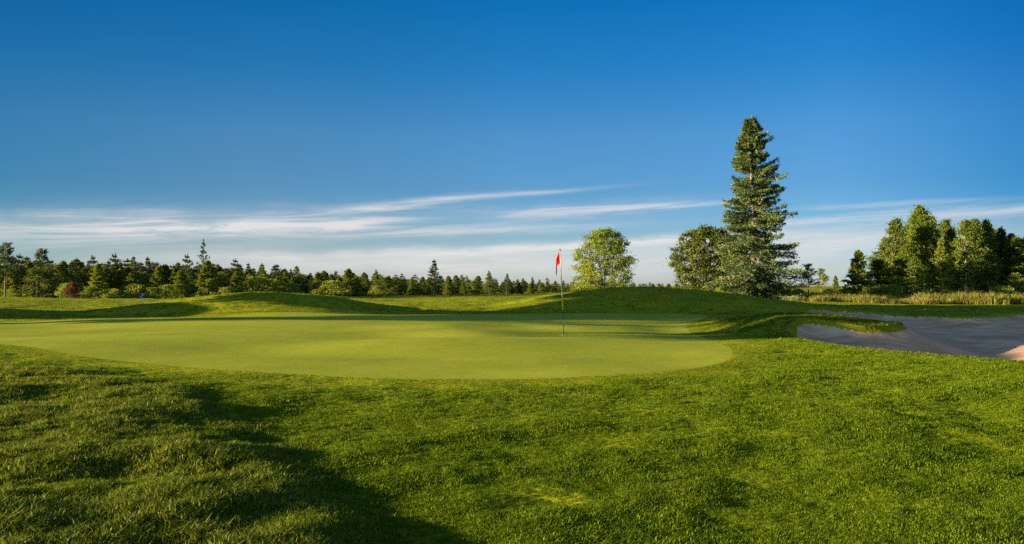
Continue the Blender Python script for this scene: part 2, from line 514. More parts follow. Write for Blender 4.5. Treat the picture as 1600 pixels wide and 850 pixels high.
# ------------------------------------------------------------------ terrain
STEP = 0.135
ang_c = np.arange(-37.0, 37.0 + 1e-6, STEP)
ang = np.concatenate([np.linspace(-180, -60, 25)[:-1], np.linspace(-60, -37, 24)[:-1], ang_c, np.linspace(37, 60, 24)[1:], np.linspace(60, 180, 25)[1:-1]])
ang = np.radians(ang)
rr = [1.6]
while rr[-1] < 62:
    rr.append(rr[-1] * (1.0078 if rr[-1] < 13 else 1.0028 if rr[-1] < 36 else 1.0048 if rr[-1] < 46 else 1.0078))
while rr[-1] < 6000:
    rr.append(rr[-1] * 1.045)
rr = np.array([0.4, 0.9, 1.3] + rr)
NA, NR = len(ang), len(rr)
Rg, Ag = np.meshgrid(rr, ang, indexing='ij')
Xg, Yg = Rg * np.sin(Ag), Rg * np.cos(Ag)
Zg = height(Xg.ravel(), Yg.ravel())
V = np.stack([Xg.ravel(), Yg.ravel(), Zg], 1)
i0 = np.arange(NR - 1)[:, None] * NA
j0 = np.arange(NA)[None, :]
j1 = (j0 + 1) % NA
quads = np.stack([(i0 + j0), (i0 + j1), (i0 + NA + j1), (i0 + NA + j0)], -1).reshape(-1, 4)
quads = quads[:, ::-1]
fc = V[quads].mean(1)
dgf = sdf(GREEN, fc[:, 0], fc[:, 1])
dbf = sdf(BUNKER, fc[:, 0], fc[:, 1])
V = np.concatenate([V, [[0, 0, height(np.array([0.0]), np.array([0.01]))[0]]]])
cidx = len(V) - 1
fan = np.stack([np.full(NA, cidx), np.roll(np.arange(NA), -1), np.arange(NA)], 1)


def sub_mesh(name, mask, mat, extra=None):
    q = quads[mask]
    allf = [q] + ([extra] if extra is not None else [])
    used = np.unique(np.concatenate([f.ravel() for f in allf]))
    rem = np.full(len(V), -1)
    rem[used] = np.arange(len(used))
    me = mesh_np(name, V[used], [rem[f] for f in allf], 4, mat, smooth=True)
    return link(name, me)


in_green = dgf > 0
in_sand = (dbf > 0.16) & ~in_green
ground = tag(sub_mesh('ground', ~(in_green | in_sand), M_ground, fan), 'mown golf course grass rolling away in low mounds', 'ground', kind='structure')
tag(sub_mesh('putting_green', in_green, M_green), 'smooth closely mown putting green', 'putting green', kind='structure')
tag(sub_mesh('bunker_sand', in_sand, M_sand), 'raked sand of the bunker beside the green', 'sand', kind='structure')


def hz(x, y):
    return float(height(np.array([x], float), np.array([y], float))[0])


# ------------------------------------------------------------------ grass (stuff: nobody could count it)
def blade_clump(name, n, rad, h, wdt, lean, mat, seed, bend=0.5, seedheads=0.0):
    r = np.random.default_rng(seed)
    a = r.uniform(0, 2 * np.pi, n)
    d = rad * np.sqrt(r.uniform(0, 1, n))
    bx, by = d * np.cos(a), d * np.sin(a)
    yaw = r.uniform(0, 2 * np.pi, n)
    hh = h * r.uniform(0.55, 1.25, n)
    ln = lean * r.uniform(0.2, 1.3, n) * hh
    dxv, dyv = np.cos(yaw), np.sin(yaw)
    wv = wdt * r.uniform(0.7, 1.3, n) * 0.5
    face = yaw + np.pi / 2 + r.normal(0, 0.5, n)
    sx, sy = np.cos(face) * wv, np.sin(face) * wv
    base = np.stack([bx, by, np.full(n, -0.012)], 1)
    mid = base + np.stack([dxv * ln * 0.35, dyv * ln * 0.35, hh * 0.62 + 0.012], 1)
    tip = base + np.stack([dxv * ln, dyv * ln, hh * (1 - bend * 0.25) + 0.012], 1)
    sd_ = np.stack([sx, sy, np.zeros(n)], 1)
    vs = np.stack([base - sd_, base + sd_, mid + sd_ * 0.85, mid - sd_ * 0.85, tip], 1).reshape(-1, 3)
    k = np.arange(n)[:, None] * 5
    q = k + np.array([[0, 1, 2, 3]])
    t = k + np.array([[3, 2, 4]])
    tint = r.uniform(0, 0.9, n)
    tint[r.uniform(0, 1, n) < 0.05] = 1.0
    me = mesh_np(name, vs, [q, t], 4, mat, attrs={'tint': ('FACE', np.concatenate([tint, tint]))})
    return bpy.data.objects.new(name, me)


def scatter_object(name, pts, scales, protos, label, cat):
    me = bpy.data.meshes.new(name)
    n = len(pts)
    me.vertices.add(n)
    me.vertices.foreach_set('co', np.asarray(pts, np.float32).ravel())
    a = me.attributes.new('size', 'FLOAT', 'POINT')
    a.data.foreach_set('value', np.asarray(scales, np.float32))
    o = link(name, me)
    ng = bpy.data.node_groups.new(name + '_scatter', 'GeometryNodeTree')
    ng.interface.new_socket('Geometry', in_out='INPUT', socket_type='NodeSocketGeometry')
    ng.interface.new_socket('Geometry', in_out='OUTPUT', socket_type='NodeSocketGeometry')
    N, Lk = ng.nodes, ng.links
    gi, go = N.new('NodeGroupInput'), N.new('NodeGroupOutput')
    g2i = N.new('GeometryNodeGeometryToInstance')
    for pr in protos:
        oi = N.new('GeometryNodeObjectInfo')
        oi.inputs['Object'].default_value = pr
        oi.inputs['As Instance'].default_value = True
        Lk.new(oi.outputs['Geometry'], g2i.inputs[0])
    iop = N.new('GeometryNodeInstanceOnPoints')
    Lk.new(gi.outputs[0], iop.inputs['Points'])
    jn = N.new('GeometryNodeJoinGeometry')
    g2i_list = [l.from_socket for l in ng.links if l.to_node == g2i]
    ng.nodes.remove(g2i)
    for s_ in g2i_list:
        Lk.new(s_, jn.inputs[0])
    Lk.new(jn.outputs[0], iop.inputs['Instance'])
    iop.inputs['Pick Instance'].default_value = True
    ri = N.new('FunctionNodeRandomValue')
    ri.data_type = 'INT'
    for s_ in ri.inputs:
        if s_.name == 'Min' and s_.type == 'INT':
            s_.default_value = 0
        if s_.name == 'Max' and s_.type == 'INT':
            s_.default_value = len(protos) - 1
    Lk.new([s_ for s_ in ri.outputs if s_.type == 'INT'][0], iop.inputs['Instance Index'])
    rv = N.new('FunctionNodeRandomValue')
    rv.data_type = 'FLOAT_VECTOR'
    rv.inputs[0].default_value = (-0.12, -0.12, 0)
    rv.inputs[1].default_value = (0.12, 0.12, 6.283)
    Lk.new(rv.outputs[0], iop.inputs['Rotation'])
    na = N.new('GeometryNodeInputNamedAttribute')
    na.data_type = 'FLOAT'
    na.inputs['Name'].default_value = 'size'
    Lk.new([s_ for s_ in na.outputs if s_.name == 'Attribute' and s_.enabled][0], iop.inputs['Scale'])
    Lk.new(iop.outputs[0], go.inputs[0])
    md = o.modifiers.new('scatter', 'NODES')
    md.node_group = ng
    return tag(o, label, cat, kind='stuff')


def polar_points(n, r0, r1, a0=-36.0, a1=36.0, power=1.0, seed=1):
    """random ground points, density falling off as 1/r^power"""
    r = np.random.default_rng(seed)
    u = r.uniform(0, 1, n)
    e = 2.0 - power
    rad = (r0 ** e + u * (r1 ** e - r0 ** e)) ** (1 / e) if abs(e) > 1e-6 else r0 * (r1 / r0) ** u
    a = np.radians(r.uniform(a0, a1, n))
    return rad * np.sin(a), rad * np.cos(a)


def build_grass():
    turf = [blade_clump('turf_clump', 30, 0.055, 0.024, 0.0040, 0.9, L_turf, 100 + i) for i in range(4)]
    rough = [blade_clump('rough_clump', 24, 0.05, 0.060, 0.0060, 0.8, L_rough, 120 + i) for i in range(4)]
    x, y = polar_points(230000, 3.0, 54, power=1.5, seed=2)
    dg, db, dh = sdf(GREEN, x, y), sdf(BUNKER, x, y), sdf(HUMP, x, y)
    r = np.hypot(x, y)
    keep = (dg < -0.03) & (db < -0.02)
    g = np.random.default_rng(5)
    clear = fbm(x, y, 0.5, 3, 91) + g.normal(0, 0.25, len(x))
    keep &= ~((dh > 0.15) & (clear < 0.1)) 
    keep &= (r < 27) | (g.uniform(0, 1, len(x)) < 0.35)
    x, y, r, dh = x[keep], y[keep], r[keep], dh[keep]
    z = height(x, y)
    size = np.clip(0.9 + 0.42 * fbm(x, y, 0.55, 3, 95), 0.4, 1.6) * np.clip(r / 9.0, 1.0, 1.3) ** 0.8 * g.uniform(0.7, 1.25, len(x))
    edge = sdf(GREEN, x, y)
    size *= 0.30 + 0.70 * smooth01(-edge / 1.6)
    size *= 0.4 + 0.6 * smooth01(-sdf(BUNKER, x, y) / 0.5)
    scatter_object('turf_grass', np.stack([x, y, z], 1), np.maximum(size, 0.22), turf, 'short mown grass covering the foreground and apron of the green', 'grass')
    # long rough grass on the hump at left, the shoulder by the bunker and the bunker lips
    x, y = polar_points(70000, 2.6, 16, power=1.6, a0=-38, a1=12, seed=12)
    dh = sdf(HUMP, x, y)
    k = dh > g.normal(0.05, 0.12, len(x))
    x, y = x[k], y[k]
    q = fbm(x, y, 0.45, 3, 97)
    k = q > g.uniform(-1.3, 0.4, len(x))
    x, y = x[k], y[k]
    s1 = (0.85 + 0.45 * fbm(x, y, 0.8, 3, 99)) * g.uniform(0.65, 1.3, len(x)) * np.interp(np.hypot(x, y), [3, 7, 12, 15], [1, 1, 0.8, 0.5])
    x2, y2 = polar_points(60000, 14, 38, power=1.0, a0=8, a1=36, seed=13)
    w2 = bump1(x2, y2, 8.8, 24.0, 2.9, 4.5, 5.5, 8.0, 0.5)
    db2 = sdf(BUNKER, x2, y2)
    lip = np.exp(-(db2 / 0.22) ** 2)
    k = (db2 < -0.01) & (sdf(GREEN, x2, y2) < -0.5) & ((w2 * 0.4 + lip) > g.uniform(0.05, 1, len(x2)))
    x2, y2 = x2[k], y2[k]
    s2 = g.uniform(0.5, 1.0, len(x2)) * (0.7 + 0.6 * w2[k])
    X, Y_, Sz = np.concatenate([x, x2]), np.concatenate([y, y2]), np.concatenate([s1, s2])
    scatter_object('rough_grass', np.stack([X, Y_, height(X, Y_)], 1), np.maximum(Sz, 0.3), rough, 'longer tufted rough grass on the hump at lower left and by the bunker', 'grass')
    # tall meadow grass before the woods at right
    mead = [blade_clump('meadow_clump', 30, 0.25, 0.42, 0.02, 0.7, L_meadow, 140 + i) for i in range(4)]
    x, y = polar_points(9000, 50, 64, power=1.0, a0=19.3, a1=37, seed=15)
    k = (y > 51 + 1.5 * fbm(x, y, 5, 2, 5)) & (fbm(x, y, 1.6, 3, 6) > g.uniform(-0.9, 0.5, len(x)))
    x, y = x[k], y[k]
    scatter_object('meadow_grass', np.stack([x, y, height(x, y)], 1), g.uniform(0.4, 1.2, len(x)) * (1 + 0.7 * fbm(x, y, 2.2, 2, 8)), mead,
                   'tall yellow and reddish meadow grass in front of the woods at right', 'meadow grass')


build_grass()

# ------------------------------------------------------------------ trees
def tube(path, radii, sides=6):
    """returns verts, quads of a tapered tube along a polyline"""
    P = np.asarray(path, float)
    n = len(P)
    T = np.gradient(P, axis=0)
    T /= np.linalg.norm(T, axis=1)[:, None] + 1e-9
    ref = np.array([1.0, 0, 0]) if abs(T[0][0]) < 0.8 else np.array([0, 1.0, 0])
    A = np.cross(T, ref)
    A /= np.linalg.norm(A, axis=1)[:, None] + 1e-9
    B = np.cross(T, A)
    th = np.linspace(0, 2 * np.pi, sides, endpoint=False)
    v = P[:, None, :] + np.asarray(radii)[:, None, None] * (A[:, None, :] * np.cos(th)[None, :, None] + B[:, None, :] * np.sin(th)[None, :, None])
    i = np.arange(n - 1)[:, None] * sides
    j = np.arange(sides)[None, :]
    q = np.stack([i + j, i + (j + 1) % sides, i + sides + (j + 1) % sides, i + sides + j], -1).reshape(-1, 4)
    return v.reshape(-1, 3), q


class Wood:
    def __init__(s):
        s.v, s.q, s.n = [], [], 0

    def add(s, path, radii, sides=6):
        v, q = tube(path, radii, sides)
        s.v.append(v)
        s.q.append(q + s.n)
        s.n += len(v)

    def mesh(s, name, mat):
        return mesh_np(name, np.concatenate(s.v), np.concatenate(s.q), 4, mat, smooth=True)


class Leaves:
    def __init__(s, seed):
        s.c, s.u, s.l, s.w, s.t = [], [], [], [], []
        s.r = np.random.default_rng(seed)

    def add(s, C, U, l, w_, tint):
        n = len(C)
        s.c.append(C)
        s.u.append(U)
        s.l.append(np.broadcast_to(l, n))
        s.w.append(np.broadcast_to(w_, n))
        s.t.append(np.broadcast_to(tint, n))

    def mesh(s, name, mat):
        C, U = np.concatenate(s.c), np.concatenate(s.u)
        l, w_, t = (np.concatenate(a) for a in (s.l, s.w, s.t))
        U = U / (np.linalg.norm(U, axis=1)[:, None] + 1e-9)
        Rn = s.r.normal(size=U.shape)
        W = np.cross(U, Rn)
        W /= np.linalg.norm(W, axis=1)[:, None] + 1e-9
        Nn = np.cross(U, W)
        l, w_ = l[:, None], w_[:, None]
        a = C
        b = C + U * l * 0.5 + W * w_ * 0.5 + Nn * w_ * 0.15
        c = C + U * l
        d = C + U * l * 0.5 - W * w_ * 0.5 + Nn * w_ * 0.15
        v = np.stack([a, b, c, d], 1).reshape(-1, 3)
        q = np.arange(len(C))[:, None] * 4 + np.array([[0, 1, 2, 3]])
        return mesh_np(name, v, q, 4, mat, attrs={'tint': ('FACE', np.clip(t, 0, 1))})


def make_tree(name, wood, wmat, leaves, lmat):
    root = bpy.data.objects.new(name, None)
    root.empty_display_size = 0.3
    COL.objects.link(root)
    link('trunk', wood.mesh('trunk', wmat), root)
    link('crown', leaves.mesh('crown', lmat), root)
    return root


def conifer(name, seed, H, R, lmat, wmat=B_dark, levels=26, per=6, clusters=6, k=12, prof=0.8, el_top=35, el_bot=-8, droop=0.0,
            gap=0.25, lsize=0.22, wsize=0.07, base=0.05, spread=0.16, lean=0.0, tips=0, irr=0.2, tint0=0.45):
    r = np.random.default_rng(seed)
    wd, lv = Wood(), Leaves(seed)
    zz = np.linspace(0, H, 14)
    px_, py_ = lean * zz + 0.02 * H * 0.2 * np.sin(zz * 1.3), 0.01 * H * 0.2 * np.cos(zz * 1.1)
    wd.add(np.stack([px_, py_, zz - 0.15], 1), 0.020 * H * (1 - zz / H) ** 0.8 + 0.008, 8)
    sector = r.uniform(0.86, 1.14, 9)
    for i in range(levels):
        t = base + (1 - base) * ((i + r.uniform(-0.3, 0.3)) / levels)
        t = min(max(t, base), 0.985)
        lev = r.uniform(1 - irr, 1 + irr)
        for j in range(per):
            if r.uniform() < gap * (0.3 + 0.7 * (1 - t)):
                continue
            a = r.uniform(0, 2 * np.pi)
            L = R * (1 - t) ** prof * r.uniform(0.72, 1.12) * lev * sector[int(a / 2 / np.pi * 9)] + 0.03 * R
            e = math.radians(el_bot + (el_top - el_bot) * t ** 1.2 + r.normal(0, 7))
            h = t * H
            out = np.array([math.cos(a), math.sin(a), 0])
            ss_ = np.linspace(0, 1, 6)
            zoff = np.sin(e) * L * ss_ + droop * L * (ss_ ** 2 - 0.9 * ss_) * 1.0
            p = np.stack([lean * h + out[0] * L * np.cos(e) * ss_, out[1] * L * np.cos(e) * ss_, h + zoff], 1)
            if L > 0.25 * R or i % 2:
                wd.add(p, 0.0042 * H * (0.35 + L / R) * (1 - ss_) ** 0.8 * 0.6 + 0.004, 4)
            nc = max(2, int(clusters * (0.35 + 0.65 * L / R)))
            ct = tint0 + r.normal(0, 0.16)
            for c in range(nc):
                s_ = 0.22 + 0.78 * (c + r.uniform(0, 0.8)) / nc
                s_ = min(s_, 1.0)
                q = np.array([np.interp(s_, ss_, p[:, m_]) for m_ in range(3)])
                kk = max(3, int(k * (0.7 + 0.6 * s_)))
                side = np.cross(out, [0, 0, 1.0])
                sp = spread * (0.35 + 0.65 * (1 - abs(s_ - 0.6)))
                lat = r.normal(0, 1, kk)
                C = q + side * (lat * sp * max(L, 0.15 * R))[:, None] * 0.55 + out * (r.normal(0, 0.35, kk) * sp * L)[:, None] + np.array([0, 0, 1.0]) * (r.normal(0, 0.16, kk) * sp * R - abs(lat) * sp * L * 0.16)[:, None]
                U = out * 0.8 + side * np.sign(lat)[:, None] * 0.6 + r.normal(0, 0.45, (kk, 3)) + np.array([0, 0, 0.25 - droop])
                lv.add(C, U, lsize * r.uniform(0.6, 1.3, kk), wsize * r.uniform(0.7, 1.3, kk), ct + r.normal(0, 0.17, kk))
    n = 60
    zt = H * r.uniform(0.93, 1.02, n)
    C = np.stack([lean * H + r.normal(0, 0.012 * R, n), r.normal(0, 0.012 * R, n), zt], 1)
    lv.add(C, r.normal(0, 0.5, (n, 3)) + np.array([0, 0, 0.9]), lsize * 0.8, wsize * 0.8, 0.5)
    return make_tree(name, wd, wmat, lv, lmat)


def broadleaf(name, seed, H, R, lmat, wmat=B_grey, z0=0.12, clusters=130, k=40, lsize=0.14, cr=0.34, stems=3, shape=0.55, squash=1.0, tint0=0.5, lean=0.0,
              trunk_r=0.02, ragged=0.18, hollow=0.35, stemspread=0.5, point=0.0):
    r = np.random.default_rng(seed)
    wd, lv = Wood(), Leaves(seed)
    # outline of the crown: lumpy ellipsoid whose widest level is at `shape`
    lob = r.uniform(0, 2 * np.pi, 4)

    def rad(t, a):
        t = np.clip(t, 0, 1)
        cone = np.clip(1 - (t - shape) / (1.0 - shape), 0, 1) ** 0.85 + 0.04
        up = np.where(t < shape, np.sqrt(np.clip(1 - ((shape - t) / (shape + 0.12)) ** 2, 0, 1)), (1 - point) * np.sqrt(np.clip(1 - ((t - shape) / (1.02 - shape)) ** 2, 0, 1)) ** 1.1 + point * cone)
        return R * up * (1 + ragged * np.sin(2 * a + lob[0] + 4 * t) + ragged * 0.7 * np.sin(3 * a + lob[1] - 7 * t) + ragged * 0.5 * np.sin(5 * a + lob[2] + 11 * t))
    stem_pts = []
    for s_ in range(stems):
        a = 2 * np.pi * s_ / stems + r.uniform(-0.4, 0.4)
        top = H * r.uniform(0.72, 0.92)
        ts = np.linspace(0, 1, 9)
        sp = R * stemspread * r.uniform(0.5, 1.0) * (0 if stems == 1 else 1)
        P = np.stack([sp * np.cos(a) * ts ** 1.3 + lean * top * ts + 0.02 * H * np.sin(ts * 7 + s_), sp * np.sin(a) * ts ** 1.3 + 0.02 * H * np.cos(ts * 6 + s_) * ts, top * ts - 0.12 * (ts < 0.01)], 1)
        wd.add(P, trunk_r * H * (1 - ts) ** 0.7 / (stems ** 0.4) + 0.008, 7)
        stem_pts.append(P)
    for c in range(clusters):
        t = r.uniform(0, 1) ** 0.9
        a = r.uniform(0, 2 * np.pi)
        f = (hollow + (1 - hollow) * r.uniform(0, 1) ** 0.6)
        rr_ = rad(t, a) * f
        z = H * (z0 + (1 - z0) * t) * (1 + r.normal(0, 0.01))
        q = np.array([rr_ * math.cos(a) + lean * z, rr_ * math.sin(a), z])
        P = stem_pts[c % stems]
        if c % 2 == 0:
            i_ = int(np.clip(np.searchsorted(P[:, 2], max(z - rr_ * 0.7, H * 0.08)), 1, 7))
            st = P[i_]
            midp = (st + q) / 2 + np.array([0, 0, -0.04 * H])
            wd.add(np.array([st, midp, q]), [0.004 * H, 0.0026 * H, 0.0008 * H], 4)
        kk = int(k * r.uniform(0.6, 1.4))
        csz = cr * r.uniform(0.6, 1.3)
        C = q + r.normal(0, 1, (kk, 3)) * np.array([csz, csz, csz * 0.6 * squash]) * 0.6
        U = r.normal(0, 1, (kk, 3)) + np.array([0, 0, -0.25])
        ct = tint0 + r.normal(0, 0.14)
        lv.add(C, U, lsize * r.uniform(0.6, 1.4, kk), lsize * 0.75, ct + r.normal(0, 0.18, kk))
    return make_tree(name, wd, wmat, lv, lmat)


def place(root, px, Y, top_y, proto_h, width=1.0, rz=None, bz=None, dy=0.0):
    x = (px - 800.0) / F * Y
    zb = hz(x, Y) if bz is None else bz
    zt = EYE + (HY - top_y) / F * Y
    s = (zt - zb) / proto_h
    root.location = (x, Y, zb)
    root.scale = (s * width, s * width, s)
    root.rotation_euler = (random.gauss(0, 0.025), random.gauss(0, 0.025), random.uniform(0, 6.283) if rz is None else rz)
    return root


def copy_tree(src):
    c = src.copy()
    COL.objects.link(c)
    for k_ in ('label', 'group', 'category', 'kind'):
        if k_ in c.keys():
            del c[k_]
    for ch in src.children:
        d = ch.copy()
        COL.objects.link(d)
        d.parent = c
    return c


# ---- the single trees that stand out
sp = conifer('spruce_tree', 11, 12.6, 3.65, L_spruce, B_grey, levels=54, per=10, clusters=12, k=34, prof=0.64, el_top=22, el_bot=-22, droop=0.32,
             gap=0.28, lsize=0.19, wsize=0.058, base=0.03, spread=0.13, lean=0.0, irr=0.27, tint0=0.46)
place(sp, 1179, 55, 186, 12.6, 0.91, rz=0.6)
sp.rotation_euler = (0, math.radians(-1.2), 0)
tag(sp, 'very tall blue-green spruce with ragged drooping branches behind the bunker', 'tree')

mp_ = broadleaf('maple_tree', 21, 5.6, 2.55, L_maple, B_dark, z0=0.10, clusters=240, k=85, lsize=0.12, cr=0.34, stems=4, shape=0.42, ragged=0.08, hollow=0.3, stemspread=0.35, trunk_r=0.016)
place(mp_, 943, 72, 361, 5.55, 1.0, rz=1.0)
tag(mp_, 'round yellow-green maple standing alone behind the mound right of the flag', 'tree')

bt = broadleaf('broadleaf_tree', 33, 6.3, 3.4, L_broad2, B_grey, z0=0.05, clusters=320, k=115, lsize=0.16, cr=0.36, stems=4, shape=0.42, ragged=0.16, hollow=0.3)
place(bt, 1108, 60, 360, 6.2, 1.0, rz=2.0)
tag(bt, 'broad green leafy tree leaning out left of the very tall spruce', 'tree')

rp = conifer('pine_tree', 41, 4.0, 1.25, L_conifer2, B_tan, levels=13, per=5, clusters=5, k=11, prof=0.35, el_top=40, el_bot=12, gap=0.5, lsize=0.20, wsize=0.08, base=0.35, spread=0.26, irr=0.35)
place(rp, 1263, 60, 413, 4.05, 1.0, rz=0.3)
tag(rp, 'small thin pine with a bare pale trunk just right of the very tall spruce', 'tree')
rp2 = copy_tree(rp)
place(rp2, 1283, 66, 420, 4.05, 0.8, rz=2.3)
tag(rp2, 'scrawny dark pine between the thin pale pine and the pointed spruce', 'tree')

sp2 = conifer('spruce_tree', 51, 5.0, 1.55, L_conifer2, B_tan, levels=26, per=8, clusters=7, k=12, prof=0.75, el_top=38, el_bot=0, gap=0.18, lsize=0.24, wsize=0.09, spread=0.17)
place(sp2, 1340, 61, 392, 5.05, 1.12, rz=0.4)
tag(sp2, 'pointed mid-green spruce standing alone before the woods at right', 'tree')
sp3 = copy_tree(sp2)
place(sp3, 1307, 70, 431, 5.05, 0.8, rz=1.4)
tag(sp3, 'small dark spruce just left of the pointed mid-green spruce', 'tree')

# woods at right
ash = broadleaf('broadleaf_tree', 61, 7.2, 1.7, L_broad2, B_grey, z0=0.12, clusters=170, k=70, lsize=0.15, cr=0.32, stems=2, shape=0.3, ragged=0.34, point=1.0, hollow=0.2)
asp = broadleaf('broadleaf_tree', 62, 7.6, 1.9, L_broad, B_grey, z0=0.10, clusters=190, k=70, lsize=0.16, cr=0.32, stems=2, shape=0.3, ragged=0.34, point=1.0, hollow=0.2)
bir = broadleaf('birch_tree', 63, 7.2, 1.25, L_broad, B_birch, z0=0.22, clusters=140, k=64, lsize=0.14, cr=0.28, stems=1, point=0.85, shape=0.4, ragged=0.25, hollow=0.1, trunk_r=0.011)
bir2 = broadleaf('birch_tree', 64, 7.2, 1.3, L_broad2, B_birch, z0=0.18, clusters=150, k=64, lsize=0.14, cr=0.28, stems=2, point=0.85, shape=0.4, ragged=0.25, hollow=0.1, trunk_r=0.011)
lar = conifer('larch_tree', 65, 6.0, 1.35, L_larch, B_tan, levels=28, per=7, clusters=6, k=11, prof=0.7, el_top=45, el_bot=5, gap=0.2, lsize=0.22, wsize=0.08, spread=0.17)
dsp = conifer('spruce_tree', 66, 7.0, 1.9, L_conifer, B_dark, levels=28, per=8, clusters=7, k=13, prof=0.7, el_top=35, el_bot=-4, gap=0.15, lsize=0.28, wsize=0.10, spread=0.18)
for tr_, px, Y, ty, ph, wd_, rz, lb in (
        (ash, 1397, 66, 344, 7.2, 1.0, 0.5, 'slim grey-green tree at the left end of the woods at right'),
        (asp, 1441, 68, 325, 7.6, 1.05, 1.5, 'tallest leafy tree of the woods at right'),
        (lar, 1470, 62, 374, 6.0, 0.9, 2.5, 'yellow-green young larch in front of the woods at right'),
        (bir, 1508, 63, 346, 7.2, 1.0, 0.9, 'slender birch with a white trunk in the middle of the woods at right'),
        (bir2, 1522, 66, 344, 7.2, 0.9, 3.0, 'twin-stemmed birch right of the slender white-trunked birch'),
        (dsp, 1563, 70, 357, 7.0, 0.85, 0.2, 'dark spruce poking above the leafy trees near the right edge')):
    place(tr_, px, Y, ty, ph, wd_, rz)
    tag(tr_, lb, 'tree')
extra = [
    (bir, 1383, 70, 372, 7.2, 0.9, 0.7, 'thin feathery tree left of the slim grey-green tree'),
    (ash, 1422, 72, 352, 7.2, 0.75, 2.9, 'thin spire-like tree between the slim grey-green and the tallest leafy tree'),
    (bir, 1456, 70, 340, 7.2, 0.7, 1.7, 'thin feathery tree close right of the tallest leafy tree'),
    (ash, 1487, 70, 358, 7.2, 0.8, 5.7, 'thin dark tree just left of the slender white-trunked birch'),
    (asp, 1553, 72, 362, 7.6, 0.7, 0.7, 'narrow leafy tree pressed against the left side of the dark spruce'),
    (bir2, 1577, 70, 366, 7.2, 0.8, 3.7, 'narrow leafy tree close right of the dark spruce'),
    (dsp, 1606, 72, 366, 7.0, 0.9, 3.7, 'dark conifer half cut by the right edge of the photo'),
    (ash, 1372, 64, 405, 7.2, 1.7, 1.2, 'low spreading leafy tree at the left foot of the woods at right'),
    (asp, 1415, 63, 385, 7.6, 1.35, 4.0, 'bushy bright tree under the slim grey-green tree'),
    (bir2, 1474, 72, 345, 7.2, 0.95, 5.0, 'narrow dark tree between the tallest leafy tree and the birches'),
    (bir, 1430, 61, 402, 7.2, 1.4, 2.0, 'young birch with pale stem low in front of the tallest leafy tree'),
    (asp, 1538, 69, 347, 7.6, 0.85, 2.6, 'upright leafy tree just right of the twin-stemmed birch'),
    (ash, 1588, 68, 372, 7.2, 1.3, 2.2, 'leafy tree at the right edge behind the leaning pine'),
    (ash, 1620, 66, 368, 7.2, 1.4, 4.2, 'leafy tree cut by the right edge of the photo'),
    (bir, 1493, 66, 392, 7.2, 1.3, 5.2, 'short leafy tree beside the yellow-green larch'),
    (bir2, 1545, 64, 395, 7.2, 1.4, 0.2, 'short dark-leaved tree under the dark spruce'),
]
for src, px, Y, ty, ph, wd_, rz, lb in extra:
    c_ = copy_tree(src)
    place(c_, px, Y, ty, ph, wd_, rz)
    tag(c_, lb, 'tree')
for i in range(16):
    src = (dsp, ash, bir2, dsp)[i % 4]
    c_ = copy_tree(src)
    px = 1385 + i * 17 + random.uniform(-8, 8)
    place(c_, px, 74 + random.uniform(0, 9), 372 + random.uniform(-6, 24), {dsp: 7.0, ash: 7.2, bir2: 7.2}[src], 1.25)
    tag(c_, 'dark tree deep inside the woods at right', 'tree', 'dark trees deep in the woods at right')
lp_ = conifer('pine_tree', 71, 4.2, 1.7, L_conifer2, B_tan, levels=11, per=5, clusters=6, k=14, prof=0.3, el_top=45, el_bot=5, gap=0.35, lsize=0.26, wsize=0.08, base=0.12, spread=0.24, irr=0.3)
place(lp_, 1592, 58, 428, 4.2, 0.9, rz=1.0)
lp_.rotation_euler = (0, math.radians(-14), 0.4)
tag(lp_, 'leaning pine with a bare orange limb at the right edge', 'tree')

